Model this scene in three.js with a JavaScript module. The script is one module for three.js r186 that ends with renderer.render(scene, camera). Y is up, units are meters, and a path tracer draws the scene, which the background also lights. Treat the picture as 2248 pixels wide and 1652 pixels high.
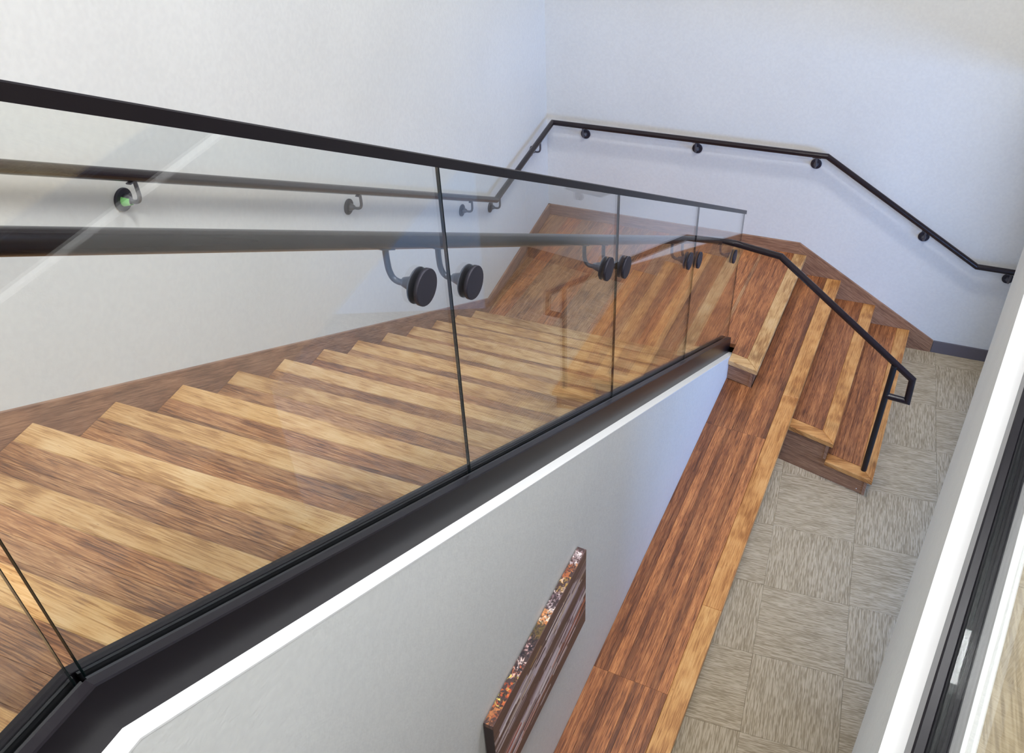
import * as THREE from 'three';
import { RectAreaLightUniformsLib } from 'three/addons/lights/RectAreaLightUniformsLib.js';
import { mergeGeometries } from 'three/addons/utils/BufferGeometryUtils.js';

// ---------- camera, light, exposure ----------
const scene = new THREE.Scene();
scene.background = new THREE.Color(0.02, 0.022, 0.028);
const camera = new THREE.PerspectiveCamera(45.3, 2248 / 1652, 0.05, 60);
camera.position.set(0.8596, 4.3668, 6.0167);
camera.rotation.set(-0.6975, 0.4881, -0.0572, 'YXZ');
const renderer = new THREE.WebGLRenderer();
renderer.toneMapping = THREE.LinearToneMapping;
renderer.toneMappingExposure = 0.76;
renderer.shadowMap.enabled = true;
RectAreaLightUniformsLib.init();
const LAMP = { warm: [0.985, 0.985, 1.0], level: 58 };                    // ceiling panels
const DAY = { tint: [0.27, 0.48, 1.0], level: 16 };                       // lower window, in the added side room
const SKY = { tint: [0.45, 0.62, 1.0], level: 2.2 };                      // upper window
const CEIL = 6.9;

// ---------- measured frame of the place (metres) ----------
const R = 0.165, G1 = 0.2905, G2 = 0.2756, zL = 1.6833, SN = -0.0678, SA = 0.1078, SC = -0.073;
const M = R / G1, YU = 19 * R;                                            // pitch, upper floor
const xA = (z) => -1.7463 + SA * (z - 1);                                 // left wall
const zC = (x) => SC * x;                                                 // back wall
const zS = (x) => 1.42 + 0.203 * x;                                       // open end of the lower steps
const XT = [0, 0.196, 0.4716, 0.7472, 1.0228];                            // nosing lines of landing, bench, steps
const XS = -0.0364, XI = -0.107, XG = -0.0714, ZK = 5.6623, ZE = 1.244;   // shoe faces, glass, kink, low end
const ySh = (z) => 0.957 + (Math.min(z, ZK) - zL) * M;
const yLe = (z) => 0.8359 + (Math.min(z, ZK) - zL) * M;
const yCap = (z) => 1.8823 + (Math.min(z, ZK) - zL) * M;
const xLedge = (z) => 1.026 - 0.1 * (z - 5), xFas = (z) => 1.0595 - 0.114 * (z - 5);   // right guard
const ZEND = 6.7, ZBACK = 9.2, XR = 3.6, XD = 2.04, YSOF = 2.1;

// ---------- helpers ----------
let seed = 7;
const rnd = () => { seed = (seed * 1664525 + 1013904223) >>> 0; return seed / 4294967296; };
const rr = (a, b) => a + (b - a) * rnd();
const V3 = (a) => new THREE.Vector3(...a);
const used = {};
function numbered(n) { used[n] = (used[n] ?? -1) + 1; return used[n] ? n + '_' + String(used[n]).padStart(3, '0') : n; }
function tag(o, label, category, group) { o.userData.label = label; o.userData.category = category; if (group) o.userData.group = group; return o; }
function thing(name, label, category, group, at = [0, 0, 0]) {
  const g = new THREE.Group(); g.name = numbered(name); g.position.set(...at); scene.add(g); return tag(g, label, category, group);
}
function mesh(name, geo, mat, parent) {
  const m = new THREE.Mesh(geo, mat); m.name = name; m.castShadow = m.receiveShadow = true; parent.add(m); return m;
}
function struct(name, geo, mat) { const m = mesh(numbered(name), geo, mat, scene); m.userData.kind = 'structure'; return m; }
const part = (name, geo, mat, parent) => {
  let n = name, i = 0; const have = new Set(parent.children.map((c) => c.name));
  while (have.has(n)) n = name + '_' + String(++i).padStart(3, '0');
  return mesh(n, geo, mat, parent);
};
function geoFrom(pos, uv) {
  const g = new THREE.BufferGeometry();
  g.setAttribute('position', new THREE.Float32BufferAttribute(pos, 3));
  g.setAttribute('uv', new THREE.Float32BufferAttribute(uv, 2));
  g.computeVertexNormals(); return g;
}
// A flat-faced prism: polygon in the plane O + aU + bV, thickness t along N (from 0 to t), optional chamfer c on the far (+N) side.
function slab(poly, O, U, V, N, t, { c = 0, grain = 0, off = null } = {}) {
  const o = V3(O), u = V3(U), v = V3(V), n = V3(N), pos = [], uv = [];
  const ou = off ? off[0] : rnd() * 3, ov = off ? off[1] : rnd() * 3, cg = Math.cos(grain), sg = Math.sin(grain);
  let area = 0; poly.forEach((p, i) => { const q = poly[(i + 1) % poly.length]; area += p[0] * q[1] - q[0] * p[1]; });
  if (area < 0) poly = poly.slice().reverse();
  const flip = new THREE.Vector3().crossVectors(u, v).dot(n) * t < 0;
  const P = (a, b, h) => o.clone().addScaledVector(u, a).addScaledVector(v, b).addScaledVector(n, h);
  const tex = (a, b, h) => [ou + (a * cg + b * sg), ov + (-a * sg + b * cg) + h];
  const tri = (A, B, C) => { const L = flip ? [A, C, B] : [A, B, C]; for (const w of L) { const p = P(...w.slice(0, 3)); pos.push(p.x, p.y, p.z); uv.push(...tex(w[0], w[1], w[3] ?? 0)); } };
  let top = poly;
  if (c) {
    const k = poly.length, ins = [];
    for (let i = 0; i < k; i++) {
      const a = poly[(i + k - 1) % k], b = poly[i], d = poly[(i + 1) % k];
      const n1 = norm2(a, b), n2 = norm2(b, d), den = 1 + n1[0] * n2[0] + n1[1] * n2[1];
      ins.push([b[0] - c * (n1[0] + n2[0]) / den, b[1] - c * (n1[1] + n2[1]) / den]);
    }
    top = ins;
  }
  const cs = c * Math.sign(t);
  const tris = THREE.ShapeUtils.triangulateShape(poly.map((p) => new THREE.Vector2(...p)), []);
  for (const [i, j, k] of tris) { tri([...top[i], t], [...top[j], t], [...top[k], t]); tri([...poly[i], 0], [...poly[k], 0], [...poly[j], 0]); }
  poly.forEach((p, i) => {
    const q = poly[(i + 1) % poly.length], p2 = top[i], q2 = top[(i + 1) % poly.length], hh = t - cs;
    tri([...p, 0, -Math.abs(hh)], [...q, 0, -Math.abs(hh)], [...q, hh, 0]); tri([...p, 0, -Math.abs(hh)], [...q, hh, 0], [...p, hh, 0]);
    if (c) { tri([...p, hh], [...q, hh], [...q2, t]); tri([...p, hh], [...q2, t], [...p2, t]); }
  });
  return geoFrom(pos, uv);
}
function norm2(a, b) { const x = b[0] - a[0], y = b[1] - a[1], l = Math.hypot(x, y) || 1; return [y / l, -x / l]; }
// horizontal board: polygon in (x, z), top at y
const board = (poly, y, t, opt) => slab(poly, [0, y - t, 0], [1, 0, 0], [0, 0, 1], [0, 1, 0], t, opt);
function clip(poly, ...planes) {                                          // keep a*x + b*y <= c
  for (const [a, b, c] of planes) {
    const out = [];
    poly.forEach((p, i) => {
      const q = poly[(i + 1) % poly.length], dp = a * p[0] + b * p[1] - c, dq = a * q[0] + b * q[1] - c;
      if (dp <= 0) out.push(p);
      if (dp * dq < 0) { const s = dp / (dp - dq); out.push([p[0] + s * (q[0] - p[0]), p[1] + s * (q[1] - p[1])]); }
    });
    poly = out;
  }
  return poly;
}
const rect = (x0, x1, z0, z1) => [[x0, z0], [x1, z0], [x1, z1], [x0, z1]];
// cross-section (x, y) carried along z through stations [z, x shift, y shift]; ends are vertical cuts
function sweepZ(profile, stations, uvs = 1) {
  const pos = [], uv = [], k = profile.length;
  let area = 0; profile.forEach((p, i) => { const q = profile[(i + 1) % k]; area += p[0] * q[1] - q[0] * p[1]; });
  const pr = area < 0 ? profile.slice().reverse() : profile;
  const at = (p, s) => [p[0] + s[1], p[1] + s[2], s[0]];
  const quad = (A, B, C, D, t) => { for (const [p, w] of [[A, 0], [B, 1], [C, 2], [A, 0], [C, 2], [D, 3]]) { pos.push(...p); uv.push(...t[w]); } };
  for (let s = 0; s + 1 < stations.length; s++) {
    const a = stations[s], b = stations[s + 1]; let run = 0;
    for (let i = 0; i < k; i++) {
      const p = pr[i], q = pr[(i + 1) % k], l = Math.hypot(q[0] - p[0], q[1] - p[1]);
      quad(at(p, a), at(q, a), at(q, b), at(p, b), [[a[0], run], [a[0], run + l], [b[0], run + l], [b[0], run]].map((w) => [w[0] * uvs, w[1] * uvs]));
      run += l;
    }
  }
  // orientation: with z growing, counter-clockwise profiles need the reverse winding for outward faces
  const flipAll = stations[1][0] > stations[0][0];
  if (flipAll) for (let i = 0; i < pos.length; i += 9) { for (let j = 0; j < 3; j++) { const t = pos[i + 3 + j]; pos[i + 3 + j] = pos[i + 6 + j]; pos[i + 6 + j] = t; } const u = (i / 9) * 6; for (let j = 0; j < 2; j++) { const t = uv[u + 2 + j]; uv[u + 2 + j] = uv[u + 4 + j]; uv[u + 4 + j] = t; } }
  const tris = THREE.ShapeUtils.triangulateShape(pr.map((p) => new THREE.Vector2(...p)), []);
  const first = stations[0], last = stations[stations.length - 1];
  for (const [i, j, l] of tris) {
    const lo = first[0] < last[0] ? first : last, hi = lo === first ? last : first;
    for (const w of [i, l, j]) { pos.push(...at(pr[w], lo)); uv.push(pr[w][0], pr[w][1]); }
    for (const w of [i, j, l]) { pos.push(...at(pr[w], hi)); uv.push(pr[w][0], pr[w][1]); }
  }
  return geoFrom(pos, uv);
}
// round bar along a polyline with mitred corners
function pipe(points, r, sides = 20, caps = true) {
  const pts = points.map(V3), pos = [], nor = [], uv = [], idx = [];
  for (let s = 0; s + 1 < pts.length; s++) {
    const a = pts[s], b = pts[s + 1], d = b.clone().sub(a).normalize();
    const ref = Math.abs(d.y) > 0.9 ? new THREE.Vector3(1, 0, 0) : new THREE.Vector3(0, 1, 0);
    const e1 = new THREE.Vector3().crossVectors(ref, d).normalize(), e2 = new THREE.Vector3().crossVectors(d, e1);
    const plane = (i) => { const n = d.clone(); if (i > 0 && i + 1 < pts.length) n.copy(pts[i].clone().sub(pts[i - 1]).normalize().add(pts[i + 1].clone().sub(pts[i]).normalize()).normalize()); return n; };
    const base = pos.length / 3, na = plane(s), nb = plane(s + 1);
    for (let j = 0; j <= sides; j++) {
      const t = (j / sides) * Math.PI * 2, n = e1.clone().multiplyScalar(Math.cos(t)).addScaledVector(e2, Math.sin(t));
      for (const [c, pn] of [[a, na], [b, nb]]) {
        const w = n.clone().multiplyScalar(r); w.addScaledVector(d, -w.dot(pn) / d.dot(pn)).add(c);
        pos.push(w.x, w.y, w.z); nor.push(n.x, n.y, n.z); uv.push(w.distanceTo(a), j / sides * 0.12);
      }
      if (j < sides) { const i = base + j * 2; idx.push(i, i + 2, i + 1, i + 1, i + 2, i + 3); }
    }
    for (const [end, c, sgn] of [[s === 0, a, -1], [s + 2 === pts.length, b, 1]]) if (end && caps) {
      const k = pos.length / 3; pos.push(c.x, c.y, c.z); nor.push(...d.clone().multiplyScalar(sgn).toArray()); uv.push(0, 0);
      for (let j = 0; j <= sides; j++) { const t = (j / sides) * Math.PI * 2, w = c.clone().addScaledVector(e1, Math.cos(t) * r).addScaledVector(e2, Math.sin(t) * r); pos.push(w.x, w.y, w.z); nor.push(...d.clone().multiplyScalar(sgn).toArray()); uv.push(0, 0); if (j < sides) idx.push(...(sgn > 0 ? [k, k + 1 + j, k + 2 + j] : [k, k + 2 + j, k + 1 + j])); }
    }
  }
  const g = new THREE.BufferGeometry();
  g.setAttribute('position', new THREE.Float32BufferAttribute(pos, 3)); g.setAttribute('normal', new THREE.Float32BufferAttribute(nor, 3)); g.setAttribute('uv', new THREE.Float32BufferAttribute(uv, 2)); g.setIndex(idx);
  return g;
}
const box = (x0, x1, y0, y1, z0, z1, opt) => slab(rect(x0, x1, z0, z1), [0, y0, 0], [1, 0, 0], [0, 0, 1], [0, 1, 0], y1 - y0, opt);

// ---------- textures ----------
function hash(x, y, s) { let h = Math.imul(x, 374761393) + Math.imul(y, 668265263) + Math.imul(s, 1442695041); h = Math.imul(h ^ (h >>> 13), 1274126177); return ((h ^ (h >>> 16)) >>> 0) / 4294967296; }
function noise(x, y, px, py, s) {                                         // value noise that wraps at px, py cells
  const ix = Math.floor(x), iy = Math.floor(y), fx = x - ix, fy = y - iy, u = fx * fx * (3 - 2 * fx), v = fy * fy * (3 - 2 * fy);
  const h = (a, b) => hash(((a % px) + px) % px, ((b % py) + py) % py, s);
  return (h(ix, iy) * (1 - u) + h(ix + 1, iy) * u) * (1 - v) + (h(ix, iy + 1) * (1 - u) + h(ix + 1, iy + 1) * u) * v;
}
function tex(w, h, sizeU, sizeV, f, srgb = true) {
  const d = new Uint8Array(w * h * 4);
  for (let y = 0; y < h; y++) for (let x = 0; x < w; x++) { const c = f(x / w, y / h), o = (y * w + x) * 4; d[o] = c[0]; d[o + 1] = c[1]; d[o + 2] = c[2]; d[o + 3] = 255; }
  const t = new THREE.DataTexture(d, w, h); t.magFilter = t.minFilter = THREE.LinearFilter; t.wrapS = t.wrapT = THREE.RepeatWrapping;
  t.repeat.set(1 / sizeU, 1 / sizeV); if (srgb) t.colorSpace = THREE.SRGBColorSpace; t.needsUpdate = true; return t;
}
const mix = (a, b, t) => a.map((v, i) => v + (b[i] - v) * t), cl = (v, a = 0, b = 1) => Math.min(b, Math.max(a, v));
// strand-woven wood: streaks along u
function woodTex(dark, mid, light, s, blotch = 0.25, flecks = 0.5, sharp = 1.75) {
  return tex(1024, 512, 1.2, 0.3, (u, v) => {
    const a = noise(u * 6, v * 34, 6, 34, s), b = noise(u * 14, v * 120, 14, 120, s + 1), c = noise(u * 44, v * 250, 44, 250, s + 2), l = noise(u * 5, v * 4, 5, 4, s + 3), m = noise(u * 22, v * 12, 22, 12, s + 4);
    let k = a * 0.16 + b * 0.4 + c * 0.44; k = cl((k - 0.5) * sharp + 0.5 + (l - 0.5) * blotch + (m - 0.5) * blotch * 0.7);
    let col = k < 0.5 ? mix(dark, mid, k * 2) : mix(mid, light, k * 2 - 1);
    const f = noise(u * 60, v * 200, 60, 200, s + 6); if (f > 0.86) col = mix(col, dark, (f - 0.86) * 6 * flecks);
    return col;
  });
}
const T = {
  pale: woodTex([158, 112, 66], [208, 165, 111], [224, 190, 142], 11, 0.75, 0.8, 1.25),
  brown: woodTex([104, 70, 50], [160, 112, 74], [196, 152, 108], 21, 0.5, 0.8),
  red: woodTex([116, 70, 44], [182, 117, 72], [214, 152, 98], 31, 0.35, 0.9, 1.6),
  skirt: woodTex([116, 82, 62], [152, 112, 86], [178, 138, 108], 41, 0.25, 0.4),
};
function carpetTex(s) {
  return tex(512, 512, 0.5, 0.5, (u, v) => {
    const a = noise(u * 10, v * 190, 10, 190, s), b = noise(u * 24, v * 250, 24, 250, s + 1), c = noise(u * 4, v * 4, 4, 4, s + 2);
    const k = cl((a * 0.6 + b * 0.4 - 0.5) * 2.3 + 0.5 + (c - 0.5) * 0.15);
    return mix(mix([158, 141, 115], [187, 170, 142], Math.min(1, k * 1.8)), [206, 191, 165], cl(k * 1.8 - 0.9));
  });
}
T.carpet = [carpetTex(61), carpetTex(71)];
T.rough = tex(512, 512, 0.6, 0.6, (u, v) => { const k = 255 * (noise(u * 120, v * 120, 120, 120, 3) * 0.5 + noise(u * 40, v * 40, 40, 40, 4) * 0.5); return [k, k, k]; }, false);
T.wall = tex(512, 512, 2.4, 2.4, (u, v) => { const k = noise(u * 7, v * 7, 7, 7, 8) * 5 + noise(u * 200, v * 200, 200, 200, 9) * 6 - 5; return [243 + k, 243 + k, 238 + k * 0.9]; });
T.canvasBump = tex(256, 256, 0.1, 0.1, (u, v) => { const k = 128 + 60 * Math.sin(u * 400) * Math.sin(v * 400); return [k, k, k]; }, false);
const std = (o) => new THREE.MeshStandardMaterial(o);
const wood = (map, tint, rough = 0.42) => std({ map, color: new THREE.Color(...tint), roughness: rough, bumpMap: map, bumpScale: 0.0004 });
const tones = (map, list, rough) => list.map((t) => wood(map, t, rough));
const MT = {
  wall: std({ map: T.wall, color: new THREE.Color(0.82, 0.82, 0.83), roughness: 0.92, bumpMap: T.rough, bumpScale: 0.0005 }),
  wallDimmed: std({ map: T.wall, color: new THREE.Color(0.54, 0.54, 0.54), roughness: 0.92 }),  // wall colour darkened on unseen walls and ceiling to cut bounced light
  white: std({ color: new THREE.Color(0.86, 0.86, 0.85), roughness: 0.6 }),
  pale: tones(T.pale, [[1, 1, 1], [0.93, 0.9, 0.86], [1, 0.96, 0.88], [0.88, 0.86, 0.84]]),
  brown: tones(T.brown, [[1, 1, 1], [0.85, 0.82, 0.8], [1.0, 0.93, 0.86], [0.74, 0.7, 0.68]]),
  red: tones(T.red, [[0.86, 0.82, 0.79], [0.6, 0.56, 0.55], [1, 0.97, 0.9], [0.74, 0.69, 0.67], [0.47, 0.43, 0.44]]),
  orange: tones(T.pale, [[1, 0.8, 0.58], [0.96, 0.75, 0.53], [1, 0.84, 0.62]]),
  skirt: wood(T.skirt, [1, 1, 1], 0.5),
  base: std({ color: new THREE.Color(0.13, 0.115, 0.13), roughness: 0.6, bumpMap: T.rough, bumpScale: 0.0003 }),
  bronze: new THREE.MeshPhysicalMaterial({ color: new THREE.Color(0.01, 0.008, 0.011), roughness: 0.3, specularIntensity: 0.35 }),
  rail: new THREE.MeshPhysicalMaterial({ color: new THREE.Color(0.02, 0.013, 0.015), roughness: 0.22, specularIntensity: 0.7 }),
  black: std({ color: new THREE.Color(0.012, 0.011, 0.014), roughness: 0.42, metalness: 0.2 }),
  disc: std({ color: new THREE.Color(0.025, 0.023, 0.036), roughness: 0.5, metalness: 0.2 }),
  gun: std({ color: new THREE.Color(0.12, 0.12, 0.14), roughness: 0.38, metalness: 0.6 }),
  gasket: std({ color: new THREE.Color(0.018, 0.018, 0.02), roughness: 0.3 }),
  glass: new THREE.MeshPhysicalMaterial({ color: new THREE.Color(0.97, 0.985, 0.98), roughness: 0, transmission: 1, thickness: 0, ior: 1.75 }),
  edge: new THREE.MeshPhysicalMaterial({ color: new THREE.Color(0.003, 0.009, 0.009), roughness: 0.3, specularIntensity: 0.3 }),
  carpet: T.carpet.map((m) => std({ map: m, roughness: 0.97, bumpMap: m, bumpScale: 0.002 })),
  carpetShaded: T.carpet.map((m) => std({ map: m, color: new THREE.Color(0.62, 0.58, 0.5), roughness: 0.97, bumpMap: m, bumpScale: 0.002 })),  // same carpet darkened in colour, standing in for weaker light upstairs
  glassRight: new THREE.MeshPhysicalMaterial({ color: new THREE.Color(0.96, 0.98, 0.97), roughness: 0, transmission: 1, thickness: 0, ior: 1.42, specularIntensity: 0.45 }),
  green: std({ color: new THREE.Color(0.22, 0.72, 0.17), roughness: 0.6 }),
};

// ---------- the room ----------
const wallBox = (poly, O, U, V, N, t) => slab(poly, O, U, V, N, t, { off: [0, 0] });
struct('wall_left', wallBox([[-0.6, -0.1], [ZBACK + 0.2, -0.1], [ZBACK + 0.2, CEIL], [-0.6, CEIL]], [xA(0), 0, 0], [SA, 0, 1], [0, 1, 0], [-1, 0, SA], 0.2), MT.wall);
struct('wall_back', wallBox([[-2.2, -0.1], [XR + 0.2, -0.1], [XR + 0.2, CEIL], [-2.2, CEIL]], [0, 0, 0], [1, 0, SC], [0, 1, 0], [SC, 0, -1], 0.2), MT.wall);
struct('wall_right', box(XR, XR + 0.2, YU - 0.4, CEIL, -0.4, ZBACK + 0.2, { off: [0, 0] }), MT.wallDimmed);
struct('wall_right', mergeGeometries([box(XD, XD + 0.2, -0.1, YSOF, 3.2, ZBACK, { off: [0, 0] })]), MT.wall);
struct('ceiling', box(-2.4, XR + 0.2, CEIL, CEIL + 0.15, -0.6, ZBACK + 0.3, { off: [0, 0] }), MT.wallDimmed);
struct('ceiling', slab([[xLedge(-0.2) + 0.1, -0.2], [XD, -0.2], [XD, ZBACK], [xLedge(ZBACK) + 0.1, ZBACK]], [0, YSOF, 0], [1, 0, 0], [0, 0, 1], [0, 1, 0], 0.12, { off: [0, 0] }), MT.wall);
struct('wall_front', box(-2.2, XR + 0.2, -0.1, CEIL, ZBACK, ZBACK + 0.2, { off: [0, 0] }), MT.wallDimmed);
// unseen side room added below; its window and opening aim daylight at back wall
const XW = 5.6, WIN = { z0: 2.7, z1: 6.0, y0: 0.5, y1: 2.0 };
struct('wall_added_side', mergeGeometries([
  box(XW, XW + 0.2, -0.1, WIN.y0, -0.5, 7, { off: [0, 0] }), box(XW, XW + 0.2, WIN.y1, YSOF + 0.12, -0.5, 7, { off: [0, 0] }), box(XW, XW + 0.2, WIN.y0, WIN.y1, -0.5, WIN.z0, { off: [0, 0] }), box(XW, XW + 0.2, WIN.y0, WIN.y1, WIN.z1, 7, { off: [0, 0] }),
  box(XD + 0.2, XW + 0.2, -0.1, YSOF + 0.12, 7, 7.2, { off: [0, 0] }),
]), MT.wall);
struct('wall_added_side', slab([[XD, -0.35], [XD + 0.2, -0.35], [XW, 2.25], [XW, 2.45], [XD, 0.7]], [0, -0.1, 0], [1, 0, 0], [0, 0, 1], [0, 1, 0], YSOF + 0.1, { off: [0, 0] }), MT.wall);  // slanted wall added out of view so it catches little blue daylight
struct('ceiling', box(XD, XW + 0.2, YSOF, YSOF + 0.12, -0.5, 7.2, { off: [0, 0] }), MT.wall);
{
  const pane = std({ color: new THREE.Color(0.5, 0.6, 0.75), roughness: 0.4, emissive: new THREE.Color(...DAY.tint), emissiveIntensity: DAY.level * 0.6 });
  const fr = (y0, y1, z0, z1) => box(XW + 0.02, XW + 0.1, y0, y1, z0, z1), zm = (WIN.z0 + WIN.z1) / 2;
  const w = struct('window_1', mergeGeometries([fr(WIN.y0, WIN.y0 + 0.05, WIN.z0, WIN.z1), fr(WIN.y1 - 0.05, WIN.y1, WIN.z0, WIN.z1), fr(WIN.y0, WIN.y1, WIN.z0, WIN.z0 + 0.05), fr(WIN.y0, WIN.y1, WIN.z1 - 0.05, WIN.z1), fr(WIN.y0, WIN.y1, zm - 0.025, zm + 0.025)]), MT.white);
  part('window_pane', box(XW + 0.05, XW + 0.07, WIN.y0 + 0.05, WIN.y1 - 0.05, WIN.z0 + 0.05, WIN.z1 - 0.05), pane, w);
  const l = new THREE.RectAreaLight(new THREE.Color(...DAY.tint), DAY.level, WIN.z1 - WIN.z0 - 0.1, WIN.y1 - WIN.y0 - 0.1);
  l.position.set(XW + 0.015, (WIN.y0 + WIN.y1) / 2, zm); l.lookAt(0, l.position.y, zm); scene.add(l);
}
// tall window high in the right wall above the upper floor
{
  const H = { z0: 0.6, z1: 3.2, y0: 4.3, y1: 6.6 };
  const pane = std({ color: new THREE.Color(0.5, 0.6, 0.75), roughness: 0.4, emissive: new THREE.Color(...SKY.tint), emissiveIntensity: SKY.level * 0.6 });
  const fr = (y0, y1, z0, z1) => box(XR - 0.04, XR - 0.001, y0, y1, z0, z1), zm = (H.z0 + H.z1) / 2;
  const w = struct('window_2', mergeGeometries([fr(H.y0, H.y0 + 0.06, H.z0, H.z1), fr(H.y1 - 0.06, H.y1, H.z0, H.z1), fr(H.y0, H.y1, H.z0, H.z0 + 0.06), fr(H.y0, H.y1, H.z1 - 0.06, H.z1), fr(H.y0, H.y1, zm - 0.03, zm + 0.03)]), MT.white);
  part('window_pane', box(XR - 0.02, XR - 0.002, H.y0 + 0.06, H.y1 - 0.06, H.z0 + 0.06, H.z1 - 0.06), pane, w);
  const l = new THREE.RectAreaLight(new THREE.Color(...SKY.tint), SKY.level, H.z1 - H.z0 - 0.12, H.y1 - H.y0 - 0.12);
  l.position.set(XR - 0.045, (H.y0 + H.y1) / 2, zm); l.lookAt(0, l.position.y, zm); scene.add(l);
}
// inner wall under the guard
struct('wall_inner', wallBox([[ZE, -0.05], [ZBACK, -0.05], [ZBACK, yLe(9)], [ZK, yLe(ZK)], [ZE, yLe(ZE)]].map(([z, y]) => [z, y]), [-0.105, 0, 0], [0, 0, 1], [0, 1, 0], [1, 0, 0], 0.105), MT.wall);
// bare white ledge on top of the inner wall
struct('trim_1', sweepZ([[-0.105, -0.004], [0.0006, -0.004], [0.0006, 0.0012], [-0.105, 0.0012]], [[ZE, 0, yLe(ZE)], [ZK, 0, yLe(ZK)], [ZEND, 0, yLe(ZK)]]), MT.white);
// upper floors, right bulkhead and its ledge
const YLR = 3.098, YSR = 3.217;
struct('wall_bulkhead', (() => {
  const z0 = -0.11, z1 = ZEND, s = 1 - 0.9;
  const pr = [[0, YLR], [0.16, YLR], [0.16, YSOF], [-0.0085, YSOF]];
  return sweepZ(pr, [[z0, xLedge(z0), 0], [z1, xLedge(z1), 0]]);
})(), MT.wall);
struct('trim_2', sweepZ([[-0.0006, YLR - 0.004], [0.05, YLR - 0.004], [0.05, YLR + 0.0012], [-0.0006, YLR + 0.0012]], [[-0.11, xLedge(-0.11), 0], [ZEND, xLedge(ZEND), 0]]), MT.white);
struct('trim_3', sweepZ([[0.054, 3.0], [0.0755, 3.0], [0.0755, 3.19], [0.0735, 3.193], [0.054, 3.193]], [[-0.11, xFas(-0.11), 0], [ZEND, xFas(ZEND), 0]]), MT.white);
const up = struct('floor', slab([[xLedge(-0.2) + 0.155, -0.2], [XR, -0.2], [XR, ZBACK], [xA(ZBACK), ZBACK], [xA(ZEND), ZEND], [xLedge(ZEND) + 0.155, ZEND]], [0, YU - 0.25, 0], [1, 0, 0], [0, 0, 1], [0, 1, 0], 0.235, { off: [0, 0] }), MT.carpet[0]);
// carpet tiles: a quarter-turned grid that follows the outer walls
const CX = 0.1155, CZ = [0.4745, 0.4745];
function tiles(parent, y, keep, i0, i1, j0, j1, org, mats = MT.carpet) {
  const e1 = [Math.cos(0.118), -Math.sin(0.118)], e2 = [Math.sin(0.118), Math.cos(0.118)], s = 0.4745, g = 0.0004;
  for (let i = i0; i < i1; i++) for (let j = j0; j < j1; j++) {
    const P = (a, b) => [org[0] + e1[0] * a + e2[0] * b, org[1] + e1[1] * a + e2[1] * b];
    const c = clip([P(i * s + g, j * s + g), P((i + 1) * s - g, j * s + g), P((i + 1) * s - g, (j + 1) * s - g), P(i * s + g, (j + 1) * s - g)], ...keep);
    if (c.length < 3) continue;
    part('carpet_tile', board(c, y + rr(0, 0.0006), 0.007, { c: 0.0007, grain: (i + j) % 2 === 0 ? -0.118 + Math.PI / 2 : -0.118 }), mats[(i * 5 + j * 3) & 1], parent);
  }
}
const low = struct('floor', box(-2.3, XW + 0.2, -0.15, -0.008, -0.5, ZBACK + 0.1, { off: [0, 0] }), MT.carpet[1]);
tiles(low, 0, [[-1, 0, -0.001], [1, 0, XD - 0.001], [-SC * -1 * -1, -1, 0].map((v, k) => (k === 0 ? SC : v)), [0, 1, 6.6]], -3, 5, -6, 12, [0.538, 2.071]);
tiles(up, YU, [[-1, -0.114, -(1.0595 + 0.57 + 0.0765)], [1, 0, 2.6], [0, 1, 6.4], [0, -1, -2.2]], -2, 5, 0, 12, [0.62, 2.071], MT.carpetShaded);
// upper wooden landing beyond the top nosing
const upl = struct('floor', slab(clip(rect(-2, XI + 0.01, 5.4, ZEND), [-1, SA, -(xA(0) + 0.016)], [SN, -1, -(zL + 14 * G1 + 0.08) + SN * -0.6]), [0, YU - 0.2, 0], [1, 0, 0], [0, 0, 1], [0, 1, 0], 0.17), MT.brown[1]);
for (let i = 0; i < 8; i++) {
  const z0 = zL + 14 * G1 + 0.08 + i * 0.13;
  const z = (x, d) => z0 + d + SN * (x + 0.6), x0 = xA(z0) + 0.016, x1 = XI;
  part('plank', board([[x0, z(x0, 0.0006)], [x1, z(x1, 0.0006)], [x1, z(x1, 0.1294)], [x0 + 0.012, z(x0, 0.1294)]], YU, 0.028, { c: 0.0012 }), MT.brown[(i * 7) % 3], upl);
}

// ---------- skirting ----------
const WA = (poly, t, g, mat, name) => struct(name, slab(poly, [xA(0), 0, 0], [SA, 0, 1], [0, 1, 0], [1, 0, -SA], t, { grain: g, c: 0.0015 }), mat);
const WC = (poly, t, g, mat, name) => struct(name, slab(poly, [0, 0, 0], [1, 0, SC], [0, 1, 0], [-SC, 0, 1], t, { grain: g, c: 0.0015 }), mat);
const HS = 0.1929, HB = 0.0909, zb = zL + (HB - HS) / M;
const ySk = (z) => 4 * R + HS + (z - zL) * M, aP = Math.atan(M);
WA([[0.13, 4 * R - 0.03], [zb, 4 * R - 0.03], [zb, 4 * R + HB], [0.13, 4 * R + HB]], 0.015, 0, MT.skirt, 'trim_4');
WA([[zb, ySk(zb) - 0.36], [5.9, ySk(5.9) - 0.36], [5.9, ySk(5.9)], [zb, ySk(zb)]], 0.015, aP, MT.skirt, 'trim_5');
WC([[-1.86, 4 * R - 0.03], [0.1324, 4 * R - 0.03], [0.1324, 4 * R + HB], [-1.86, 4 * R + HB]], 0.015, 0, MT.skirt, 'trim_6');
WC([[0.1324, 0.3], [0.6, 0], [1.2, 0], [1.2, 0.1029], [0.1324, 4 * R + HB]], 0.015, -Math.atan(R / G2), MT.skirt, 'trim_7');
WC([[1.203, 0], [XD, 0], [XD, 0.101], [1.203, 0.101]], 0.013, 0, MT.base, 'baseboard_back');

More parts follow.
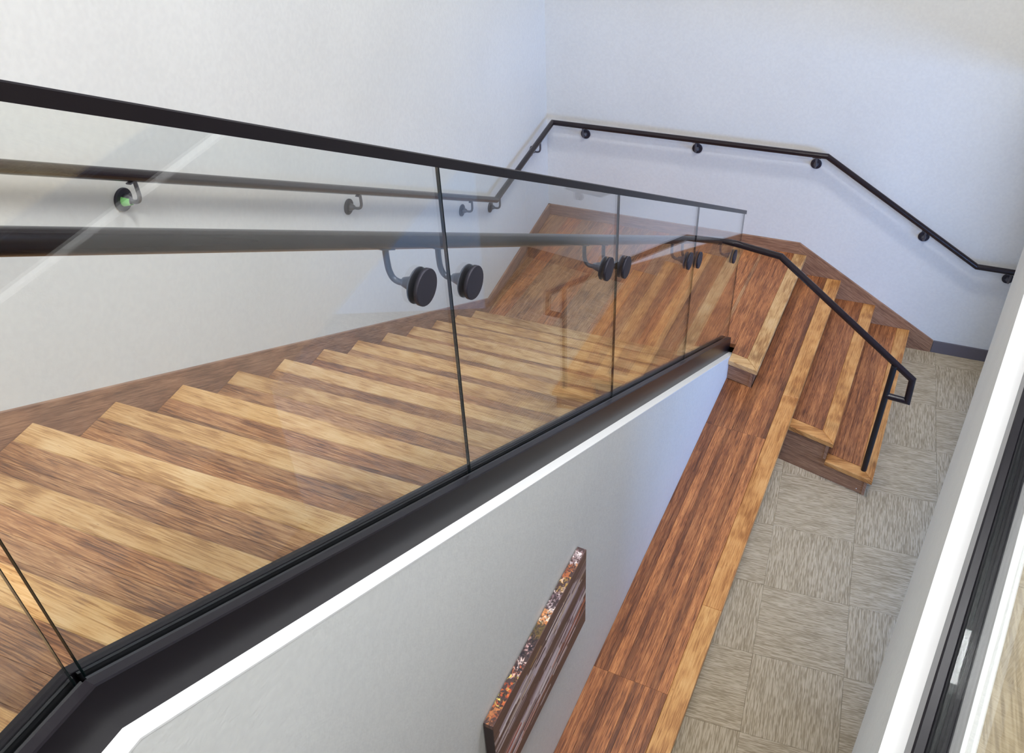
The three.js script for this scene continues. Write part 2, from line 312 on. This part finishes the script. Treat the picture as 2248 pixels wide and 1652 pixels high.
// ---------- upper flight ----------
{
  const st = thing('staircase', 'long upper flight of brown wooden stairs with pale nosing strips beside the left wall', 'staircase');
  for (let k = 1; k <= 15; k++) {
    const y = (4 + k) * R, zf = (x, d) => zL + (k - 1) * G1 + SN * (x + 0.6) + d;
    const strip = (d0, d1) => { const q = (x, d) => [x, zf(x, d)], xa = (d) => xA(zf(-1.4, d)) + 0.0165; return [q(xa(d0), d0), q(XI - 0.0004, d0), q(XI - 0.0004, d1), q(xa(d1), d1)]; };
    const cuts = [0.08, 0.08 + rr(0.04, 0.085), 0, G1 + 0.03]; cuts[2] = cuts[1] + rr(0.05, 0.09);
    const t = part('tread', board(strip(cuts[0] + 0.0005, cuts[1]), y, 0.032, { c: 0.0006 }), MT.brown[(k * 5) % 3], st);
    part('plank', board(strip(cuts[1] + 0.0004, cuts[2]), y - 0.0002, 0.032, { c: 0.0006 }), MT.brown[(k * 3 + 1) % 4], t);
    if (k < 15) part('plank', board(strip(cuts[2] + 0.0004, cuts[3]), y - 0.0001, 0.032, { c: 0.0006 }), MT.brown[(k * 7 + 2) % 3], t);
    part('nosing', board(strip(0, 0.0795), y + 0.0006, 0.036, { c: 0.003 }), MT.pale[(k * 3) % 4], t);
    const r0 = strip(0.024, 0.042);
    part('riser', board(r0, y - 0.036, R - 0.036, {}), MT.skirt, st);
  }
}
// ---------- landing ----------
{
  const ld = thing('landing', 'wooden corner landing between the two flights with a pale nosing on its open edge', 'landing');
  const y = 4 * R, W = 0.118, edges = []; for (let x = -1.9; x < 0.1; x += W) edges.push(x);
  const CW = [SC, -1, -0.0165], AW = [-1, SA, -(xA(0) + 0.0165)];       // in front of the back wall, right of the left wall
  const toRiser = [-SN, 1, zL + 0.035 + SN * 0.6], xin = 0.106;
  let i = 0;
  const lay = (poly, mat) => { if (poly.length > 2) part('plank', board(poly, y, 0.03, { c: 0.0009, grain: Math.PI / 2 }), mat, ld); };
  for (const x of edges) {
    const x1 = Math.min(x + W - 0.0005, xin - 0.0005), m = MT.red[[0, 2, 0, 3, 0, 2, 3, 0][i % 8]], mb = MT.brown[[0, 1, 2, 0, 2, 1][i % 6]]; i++;
    const left = clip(rect(x, Math.min(x1, XI), -0.3, 2), CW, AW, toRiser); if (x < XI - 0.01) lay(left, i % 3 ? mb : MT.red[2]);
    if (x1 > XI) lay(clip(rect(Math.max(x, XI + 0.0005), Math.min(x1, 0), -0.3, ZE - 0.001), CW), m);
    if (x1 > 0) lay(clip(rect(Math.max(x, 0.0005), x1, -0.3, 2), CW, [-0.203, 1, 1.42 - 0.0855]), m);
  }
  const nose = (X, mat, Y, xl, w, parent) => {
    part('nosing', board(clip([[X - w, zC(X) + 0.0165], [X, zC(X) + 0.0165], [X, zS(X)], [X - w, zS(X - w) - 0.085]], [SC, -1, -0.0165]), Y + 0.0006, 0.034, { c: 0.003, grain: Math.PI / 2 }), mat, parent);
    part('nosing', board([[xl, zS(xl) - 0.0845], [X - w - 0.0004, zS(X - w) - 0.0845], [X - 0.0006, zS(X)], [xl, zS(xl)]], Y + 0.0006, 0.034, { c: 0.003, grain: -0.2 }), mat, parent);
  };
  nose(XT[1], MT.pale[0], y, 0.001, 0.09, ld);
  part('riser', slab(clip(rect(0, zS(0.17) - 0.02, 3 * R, y - 0.034), [-1, 0, -0.02]), [0.152, 0, 0], [0, 0, 1], [0, 1, 0], [1, 0, 0], 0.018), MT.skirt, ld);
  part('side_panel', slab([[0.0005, 3 * R + 0.001], [0.17, 3 * R + 0.001], [0.17, y - 0.034], [0.0005, y - 0.034]], [0, 0, 1.42 - 0.022], [1, 0, 0.203], [0, 1, 0], [0, 0, -1], 0.018), MT.skirt, ld);

  // ---------- two lowest steps ----------
  const ls = thing('staircase', 'two lowest wooden steps with mitred nosings standing on the carpet under the post', 'steps');
  [[3, 0.448], [4, 0.722]].forEach(([n, xl], q) => {
    const X = XT[n], Y = (5 - n) * R, w = 0.088, x0 = xl - 0.02, xi = X - w, k = 4;
    let tread = null;
    for (let j = 0; j < k; j++) {
      const a = x0 + (xi - x0) * j / k, b = x0 + (xi - x0) * (j + 1) / k - 0.0005;
      const g = board(clip(rect(a, b, -0.3, 2), [SC, -1, -0.0165], [-0.203, 1, 1.42 - 0.0855]), Y - 0.0001 * (j % 2), 0.03, { c: 0.0006, grain: Math.PI / 2 });
      const m = MT.red[[1, 3, 0, 3, 1, 0, 3, 2][j + q * 4]];
      if (!tread) tread = part('tread', g, m, ls); else part('plank', g, m, tread);
    }
    nose(X, MT.orange[q], Y, xl - 0.02 + 0.02, w, tread);
    part('riser', slab(rect(0.09, zS(X - 0.025) - 0.02, Y - R + 0.0005, Y - 0.034), [X - 0.043, 0, 0], [0, 0, 1], [0, 1, 0], [1, 0, 0], 0.018), MT.skirt, ls);
  });
  const a4 = XT[4] - 0.025, a3 = XT[3] - 0.025;
  const sp = part('side_panel', slab([[0.001, 0.001], [a4, 0.001], [a4, R - 0.034], [a3, R - 0.034], [a3, 2 * R - 0.034], [0.44, 2 * R - 0.034], [0.44, 3 * R - 0.047], [0.001, 3 * R - 0.047]], [0, 0, 1.42 - 0.022], [1, 0, 0.203], [0, 1, 0], [0, 0, -1], 0.018), MT.skirt, ls);
  for (const [x, yy] of [[0.95, 0.118], [0.945, 0.03]]) { const g = new THREE.SphereGeometry(0.0038, 10, 8); g.scale(1, 1, 0.45); g.translate(x, yy, 1.398 + 0.203 * x); part('screw_cap', g, MT.white, sp); }

  // ---------- long bench that grows out of the second step ----------
  const be = thing('bench', 'long reddish wooden bench of laminated strips running out of the stairs under the picture', 'bench');
  const YB = 3 * R, lam = [0, 0.075, 0.134, 0.207, 0.262, 0.318, 0.371], runs = [[1.868, 3.731], [3.731, 5.594], [5.594, 6.6]];
  const pick = [[4, 1, 0, 1, 2, 3], [1, 2, 4, 0, 3, 2], [3, 1, 0, 4, 2, 0], [0, 3, 1, 3, 0, 2]];
  const put = (poly, m) => { if (poly.length > 2) part('plank', board(poly, YB - rr(0, 0.0003), 0.045, { c: 0.0007, grain: Math.PI / 2 }), m, be); };
  lam.slice(0, -1).forEach((x, j) => {
    const x1 = lam[j + 1] - 0.0005;
    // each run is split lengthwise into two lamellae of different tone
    const xm = x + (x1 - x) * rr(0.35, 0.65);
    [[x, xm - 0.0002, 0], [xm, x1, 1]].forEach(([a, b, h]) => {
      put(clip(rect(a, b, -0.3, 1.8675), [SC, -1, -0.0165], [-1, 0, -0.1745], [0, 1, 1.8675]), MT.red[pick[0][(j + h) % 6]]);
      if (a < 0.1745) put(clip(rect(Math.max(a, 0.0008), Math.min(b, 0.174), 1.3, 1.8675), [0.203, -1, -(1.42 - 0.021)], [1, 0, 0.174]), MT.red[pick[0][(j + h) % 6]]);
      runs.forEach(([z0, z1], r) => put(rect(Math.max(a, 0.0008), b, z0, z1 - 0.0006), MT.red[pick[r + 1][(j + h * 2) % 6]]));
    });
  });
  [[-0.3, 1.42], [1.42, 3.18], [3.18, 5.0], [5.0, 6.6]].forEach(([z0, z1], j) => part('nosing', board(clip(rect(0.3715, XT[2], z0, z1 - 0.0005), [SC, -1, -0.0165]), YB + 0.0004, 0.045, { c: 0.003, grain: Math.PI / 2 }), MT.orange[j % 3], be));
  part('riser', slab(rect(0.06, zS(0.43) - 0.025, 2 * R + 0.001, YB - 0.046), [0.428, 0, 0], [0, 0, 1], [0, 1, 0], [1, 0, 0], 0.018), MT.skirt, be);
  part('support_rail', box(0.001, 0.05, YB - 0.125, YB - 0.046, 1.5, 6.6), MT.skirt, be);
}

// ---------- glass guard along the stairs ----------
function shoeProfile(x0, x1, h, g0, g1, dep) {                            // top at y = 0, groove between g0 and g1
  const c = 0.003;
  return [[x0, -h], [x1, -h], [x1, -c], [x1 - c, 0], [g1 + 0.001, 0], [g1, -0.001], [g1, -dep], [g0, -dep], [g0, -0.001], [g0 - 0.001, 0], [x0 + c, 0], [x0, -c]];
}
{
  const gd = thing('glass_balustrade', 'frameless glass guard down the stairs with black cap rail and black base channel', 'balustrade');
  const pf = shoeProfile(XI, XS, 0.12, XG - 0.013, XG + 0.013, 0.03);
  part('base_channel', sweepZ(pf, [[ZE, 0, ySh(ZE)], [ZK, 0, ySh(ZK)], [ZEND, 0, ySh(ZK)]]), MT.bronze, gd);
  for (const [x0, x1] of [[XG - 0.0125, XG - 0.0065], [XG + 0.0065, XG + 0.0125]]) {
    const gp = [[x0, -0.02], [x1, -0.02], [x1, -0.002], [(x0 + x1) / 2, 0.0008], [x0, -0.002]];
    part('gasket', sweepZ(gp, [[ZE + 0.004, 0, ySh(ZE + 0.004)], [ZK - 0.004, 0, ySh(ZK - 0.004)]]), MT.gasket, gd);
    part('gasket', sweepZ(gp, [[ZK + 0.004, 0, ySh(ZK)], [ZEND, 0, ySh(ZK)]]), MT.gasket, gd);
  }
  const cp = [[XG - 0.012, -0.013], [XG + 0.012, -0.013], [XG + 0.012, 0.0105], [XG + 0.0095, 0.013], [XG - 0.0095, 0.013], [XG - 0.012, 0.0105]];
  part('cap_rail', sweepZ(cp, [[1.184, 0, yCap(1.184)], [ZK, 0, yCap(ZK)], [ZEND, 0, yCap(ZK)]]), MT.bronze, gd);
  const pane = (z0, z1, lo, hi) => {
    const x0 = XG - 0.004, x1 = XG + 0.004, pr = [[x0, lo], [x1, lo], [x1, hi], [x0, hi]];
    const dy = (z) => (Math.min(z, ZK) - zL) * M;
    const p = part('glass_panel', sweepZ(pr, [[z0, 0, dy(z0)], [z1, 0, dy(z1)]]), MT.glass, gd);
    for (const [a, b] of [[z0 - 0.0012, z0 - 0.0002], [z1 + 0.0002, z1 + 0.0012]]) part('glass_edge', sweepZ(pr, [[a, 0, dy(a)], [b, 0, dy(b)]]), MT.edge, p);
  };
  const J = [1.19, 2.2983, 3.4133, 4.5445, ZK], lo = 0.957 - 0.026, hi = 1.8823 - 0.0132;
  for (let i = 0; i < 4; i++) pane(J[i] + (i ? 0.002 : 0), J[i + 1] - (i === 3 ? 0.009 : 0.002), lo, hi);
  pane(ZK + 0.011, ZEND, lo, hi);
}
{
  const gd = thing('glass_balustrade', 'black base channel holding glass along the upper floor edge at right', 'balustrade');
  const w = 0.054, g = w / 2, st = [[-0.1, xFas(-0.1), YSR], [ZEND, xFas(ZEND), YSR]];
  const pr = [[g - 0.006, -0.026], [g + 0.006, -0.026], [g + 0.006, 0.86], [g - 0.006, 0.86]];
  part('glass_panel', sweepZ(pr, st), MT.glassRight, gd);
  part('cap_rail', sweepZ([[g - 0.012, 0.861], [g + 0.012, 0.861], [g + 0.012, 0.885], [g - 0.012, 0.885]], st), MT.bronze, gd);
  part('base_channel', sweepZ(shoeProfile(0, w, 0.118, g - 0.012, g + 0.012, 0.03), st), MT.bronze, gd);
  for (const [a, b] of [[g - 0.0115, g - 0.0065], [g + 0.0065, g + 0.0115]]) part('gasket', sweepZ([[a, -0.02], [b, -0.02], [b, -0.002], [(a + b) / 2, 0.0008], [a, -0.002]], st), MT.gasket, gd);
}

// ---------- handrails and their brackets ----------
function lathe(pts, axis) { const g = new THREE.LatheGeometry(pts.map((p) => new THREE.Vector2(...p)), 28); if (axis === 'x') g.rotateZ(-Math.PI / 2); return g; }
function wallBracket(o = 0.075, drop = 0.097) {                            // wall plane x = 0, rail axis at (o, drop)
  const b = new THREE.Mesh(new THREE.TubeGeometry(new THREE.CatmullRomCurve3([[0.026, 0, 0], [0.05, -0.002, 0], [0.066, 0.004, 0], [0.0735, 0.02, 0], [0.075, 0.045, 0], [o, drop - 0.02, 0]].map(V3)), 24, 0.0068, 12), MT.gun);
  b.name = 'bracket';
  part('wall_plate', lathe([[0, 0], [0.036, 0], [0.037, 0.002], [0.037, 0.008], [0.034, 0.011], [0, 0.011]], 'x'), MT.disc, b);
  part('cone', lathe([[0, 0.008], [0.019, 0.008], [0.016, 0.02], [0.0105, 0.034], [0, 0.036]], 'x'), MT.gun, b);
  const s = new THREE.BoxGeometry(0.018, 0.004, 0.056); s.translate(o, drop - 0.0195, 0); part('saddle', s, MT.gun, b);
  b.castShadow = b.receiveShadow = true; return b;
}
const YR1 = 1.4859, ZRA = 1.4166, o = 0.075;
const wr = thing('handrail', 'dark round handrail bracketed along the left and back walls of the stairwell', 'handrail');
{
  const AX = (z) => xA(z) + o, zc = zC(xA(0)) + o, B = (z) => [AX(z), YR1 + Math.max(0, z - ZRA) * M, z];
  part('rail', pipe([B(6.2), B(ZRA), [AX(0.2), YR1, zc + 0.004], [0.2124, YR1, zC(0.2124) + o], [1.315, 0.821, zC(1.315) + o], [1.62, 0.821, zC(1.62) + o]], 0.0195), MT.rail, wr);
  const aA = Math.atan(SA);
  for (const z of [5.5, 4.31, 3.05, 1.81, 1.36, 0.52]) {
    const b = wallBracket(); b.position.set(xA(z), B(z)[1] - 0.097, z); b.rotation.y = aA; let n = 'bracket', i = 0; while (wr.children.some((c) => c.name === n)) n = 'bracket_' + String(++i).padStart(3, '0'); b.name = n; wr.add(b);
  }
  for (const [x, y] of [[-1.531, YR1], [-0.688, YR1], [0.14, YR1], [0.937, 1.049], [1.532, 0.821]]) {
    const b = wallBracket(); b.position.set(x, y - 0.097, zC(x)); b.rotation.y = -Math.PI / 2 - SC; let n = 'bracket', i = 0; while (wr.children.some((c) => c.name === n)) n = 'bracket_' + String(++i).padStart(3, '0'); b.name = n; wr.add(b);
  }
}
const ir = thing('handrail', 'dark round handrail carried on discs clamped through the glass guard, ending in a looped post', 'handrail');
{
  const XR2 = -0.1516, yr = (z) => 1.6733 + (z - zL) * M, B2 = [0.2124, 1.486, 1.408], E = [1.069, 0.948, 1.548], P = 0.957;
  const bend = [XR2, 1.486, zL + (1.486 - 1.6733) / M];
  part('rail', pipe([[XR2, yr(6.2), 6.2], bend, B2, E, [1.077, 0.786, 1.548], [P, 0.79, 1.548]], 0.0195), MT.rail, ir);
  const po = part('post', pipe([[P, R + 0.0006, 1.548], [P, 1.012, 1.548]], 0.0175), MT.black, ir);
  for (const z of [4.66, 4.453, 3.523, 3.336, 2.416, 2.23, 1.365]) {
    const y = yr(Math.max(z, bend[2])) - 0.097, gx = XG, c = new THREE.CatmullRomCurve3([[gx - 0.04, 0, 0], [gx - 0.056, -0.003, 0], [gx - 0.07, 0.003, 0], [gx - 0.078, 0.02, 0], [gx - 0.0802, 0.045, 0], [XR2, 0.078, 0]].map(V3));
    const b = part('bracket', new THREE.TubeGeometry(c, 24, 0.0072, 12), MT.gun, ir); b.position.set(0, y, z);
    const back = lathe([[0, -0.0125], [0.04, -0.0125], [0.0415, -0.011], [0.0415, -0.0075], [0, -0.0075]], 'x'); back.translate(gx, 0, 0);
    part('clamp_disc', back, MT.gun, b);
    const cone = lathe([[0, -0.048], [0.0105, -0.046], [0.018, -0.022], [0.019, -0.012], [0, -0.012]], 'x'); cone.translate(gx, 0, 0); part('cone', cone, MT.gun, b);
    const front = lathe([[0, 0.0065], [0.0425, 0.0065], [0.0425, 0.0145], [0.041, 0.0165], [0, 0.0165]], 'x'); front.translate(gx, 0, 0); part('clamp_disc', front, MT.disc, b);
    const s = new THREE.BoxGeometry(0.018, 0.004, 0.056); s.rotateX(z > bend[2] + 0.02 ? -aP : 0); s.translate(XR2, 0.0765, 0); part('saddle', s, MT.gun, b);
  }
}
// bright green patch laid around the underside of one bracket cone
{
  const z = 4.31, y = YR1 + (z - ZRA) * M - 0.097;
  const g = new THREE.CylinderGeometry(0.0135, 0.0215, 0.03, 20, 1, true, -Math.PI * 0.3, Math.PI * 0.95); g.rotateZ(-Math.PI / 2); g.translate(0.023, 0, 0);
  const m = mesh(numbered('green_patch'), g, new THREE.MeshStandardMaterial({ color: MT.green.color, roughness: 0.6, side: THREE.DoubleSide }), scene);
  m.position.set(xA(z), y, z); m.rotation.y = Math.atan(SA); tag(m, 'bright green patch on a handrail bracket at the left wall', 'green_patch');
}

// ---------- picture on the inner wall ----------
{
  const Z0 = 3.947, Z1 = 4.741, Y0 = 1.17, Y1 = 1.628, D = 0.04;
  const art = thing('canvas_painting', 'unframed abstract canvas in browns, white and orange hung on the white inner wall', 'painting');
  const W = 1024, H = 600, cv = document.createElement('canvas'); cv.width = W; cv.height = H; const x = cv.getContext('2d');
  x.fillStyle = '#674d47'; x.fillRect(0, 0, W, H);
  const stroke = (c, a, b, l, w, s) => { x.strokeStyle = c; x.lineWidth = w; x.beginPath(); x.moveTo(a, b); x.bezierCurveTo(a + l * 0.3, b + rr(-s, s), a + l * 0.7, b + rr(-s, s), a + l, b + rr(-s, s)); x.stroke(); };
  const cols = ['#4a3531', '#6d524a', '#7a5a48', '#533b3a', '#8a6a55', '#5a4a33', '#3c2c2c'];
  for (let i = 0; i < 620; i++) { x.globalAlpha = rr(0.15, 0.5); stroke(cols[(rnd() * cols.length) | 0], rr(-100, W), rr(0, H), rr(80, 420), rr(1.5, 9), 14); }
  const band = (c, y0, y1, n, w0, w1, sl) => { for (let i = 0; i < n; i++) { x.globalAlpha = rr(0.35, 0.95); x.strokeStyle = c[(rnd() * c.length) | 0]; x.lineWidth = rr(w0, w1); const a = rr(-60, W - 120), l = rr(90, 330), b = rr(y0, y1) + a * sl; x.beginPath(); x.moveTo(a, b); x.bezierCurveTo(a + l * 0.3, b + rr(-9, 9), a + l * 0.7, b + l * sl + rr(-9, 9), a + l, b + l * sl + rr(-6, 6)); x.stroke(); } };
  band(['#efe4ea', '#d9ccd6', '#b7a6b4', '#fdf6f6'], 50, 200, 60, 8, 30, 0.06);
  band(['#e6dbe2', '#c6b6c2', '#a794a6', '#f8f0f2'], 260, 420, 70, 8, 34, 0.1);
  band(['#caa66a', '#b08a58', '#e3cfa4'], 30, 150, 14, 4, 10, 0.05);
  band(['#c4582f', '#a8452c', '#d26a3c'], 300, 470, 16, 10, 26, 0.06);
  band(['#4a3432', '#5c423e', '#3c2b2b'], 0, H, 26, 6, 20, 0.05);
  band(['#f4eaee', '#d5c6d0'], 380, 520, 16, 5, 16, 0.05);
  x.globalAlpha = 1;
  const tx = new THREE.CanvasTexture(cv); tx.colorSpace = THREE.SRGBColorSpace; tx.wrapS = tx.wrapT = THREE.RepeatWrapping;
  const ev = document.createElement('canvas'); ev.width = 1024; ev.height = 64; const e = ev.getContext('2d'); e.fillStyle = '#4b3a3a'; e.fillRect(0, 0, 1024, 64);
  const zones = [[0, 110, ['#e6d9de', '#fff6f4', '#a98d92', '#7a5a5a']], [110, 200, ['#b4643c', '#8a4a34', '#d08a58']], [200, 290, ['#3a2c2c', '#caa050', '#e8c8b0', '#584038']], [290, 400, ['#8a7078', '#3a2e34', '#efdfe0']], [400, 480, ['#e89a5c', '#fff0dc', '#c8763c']], [480, 560, ['#6a5a34', '#3c3428', '#8a6a3a']], [560, 680, ['#27222c', '#1d1a22', '#caa4a0', '#3a2a2e']], [680, 780, ['#c85a38', '#f3dcd4', '#2a2228', '#e07848']], [780, 940, ['#e2743c', '#c8502c', '#f0e070', '#3a2a24']], [940, 1024, ['#b8643c', '#5a3a30', '#c8804c']]];
  for (const [a, b, c] of zones) for (let i = 0; i < 64; i++) { e.globalAlpha = rr(0.5, 0.95); e.fillStyle = c[(rnd() * c.length) | 0]; e.beginPath(); { const p = rr(a, b), q = rr(0, 64), d = rr(3, 20), h = rr(3, 18); e.moveTo(p, q); for (let k = 0; k < 5; k++) e.lineTo(p + rr(-d, d) * 1.6, q + rr(-h, h) * 1.6); } e.closePath(); e.fill(); }
  const te = new THREE.CanvasTexture(ev); te.colorSpace = THREE.SRGBColorSpace; te.wrapS = te.wrapT = THREE.RepeatWrapping;
  const dk = std({ color: new THREE.Color(0.05, 0.035, 0.035), roughness: 0.6, bumpMap: T.canvasBump, bumpScale: 0.0003 });
  const uvFix = (g, f) => { const p = g.attributes.position, u = g.attributes.uv; for (let i = 0; i < p.count; i++) u.setXY(i, ...f(p.getX(i), p.getY(i), p.getZ(i))); return g; };
  part('canvas_front', uvFix(slab([[Z0, Y0], [Z1, Y0], [Z1, Y1], [Z0, Y1]], [D - 0.002, 0, 0], [0, 0, 1], [0, 1, 0], [1, 0, 0], 0.002, { c: 0.001 }), (a, b, c) => [(c - Z0) / (Z1 - Z0), (b - Y0) / (Y1 - Y0)]), std({ map: tx, roughness: 0.45, bumpMap: T.canvasBump, bumpScale: 0.0003 }), art);
  part('canvas_edge', uvFix(box(0.004, D - 0.0022, Y1 - 0.02, Y1, Z0, Z1), (a, b, c) => [(c - Z0) / (Z1 - Z0), a / D]), std({ map: te, roughness: 0.4 }), art);
  part('canvas_edge', box(0.004, D - 0.0022, Y0, Y1 - 0.0205, Z1 - 0.02, Z1), dk, art);
  part('canvas_edge', box(0.004, D - 0.0022, Y0, Y1 - 0.0205, Z0, Z0 + 0.02), dk, art);
  part('canvas_edge', box(0.004, D - 0.0022, Y0, Y0 + 0.02, Z0 + 0.0205, Z1 - 0.0205), dk, art);
}

// ---------- ceiling lights ----------
{
  const glow = std({ color: new THREE.Color(0.9, 0.9, 0.88), roughness: 0.6, emissive: new THREE.Color(...LAMP.warm), emissiveIntensity: LAMP.level * 0.6 });
  [[1.35, 2.2, 'ceiling panel light above the landing end of the stairwell'], [1.35, 4.9, 'ceiling panel light above the top of the upper flight'], [0.9, 7.6, 'ceiling panel light above the hall behind the stairs']].forEach(([x, z, label]) => {
    const t = thing('ceiling_light', label, 'light', null, [x, CEIL, z]), w = 1.3, d = 0.42;
    part('frame', mergeGeometries([box(-w / 2 - 0.03, w / 2 + 0.03, -0.04, -0.0005, -d / 2 - 0.03, -d / 2), box(-w / 2 - 0.03, w / 2 + 0.03, -0.04, -0.0005, d / 2, d / 2 + 0.03), box(-w / 2 - 0.03, -w / 2, -0.04, -0.0005, -d / 2, d / 2), box(w / 2, w / 2 + 0.03, -0.04, -0.0005, -d / 2, d / 2)]), MT.white, t);
    part('diffuser', box(-w / 2, w / 2, -0.03, -0.02, -d / 2, d / 2), glow, t);
    const l = new THREE.RectAreaLight(new THREE.Color(...LAMP.warm), LAMP.level, w, d); l.position.set(x, CEIL - 0.042, z); l.lookAt(x, 0, z); scene.add(l);
  });
}
renderer.render(scene, camera);
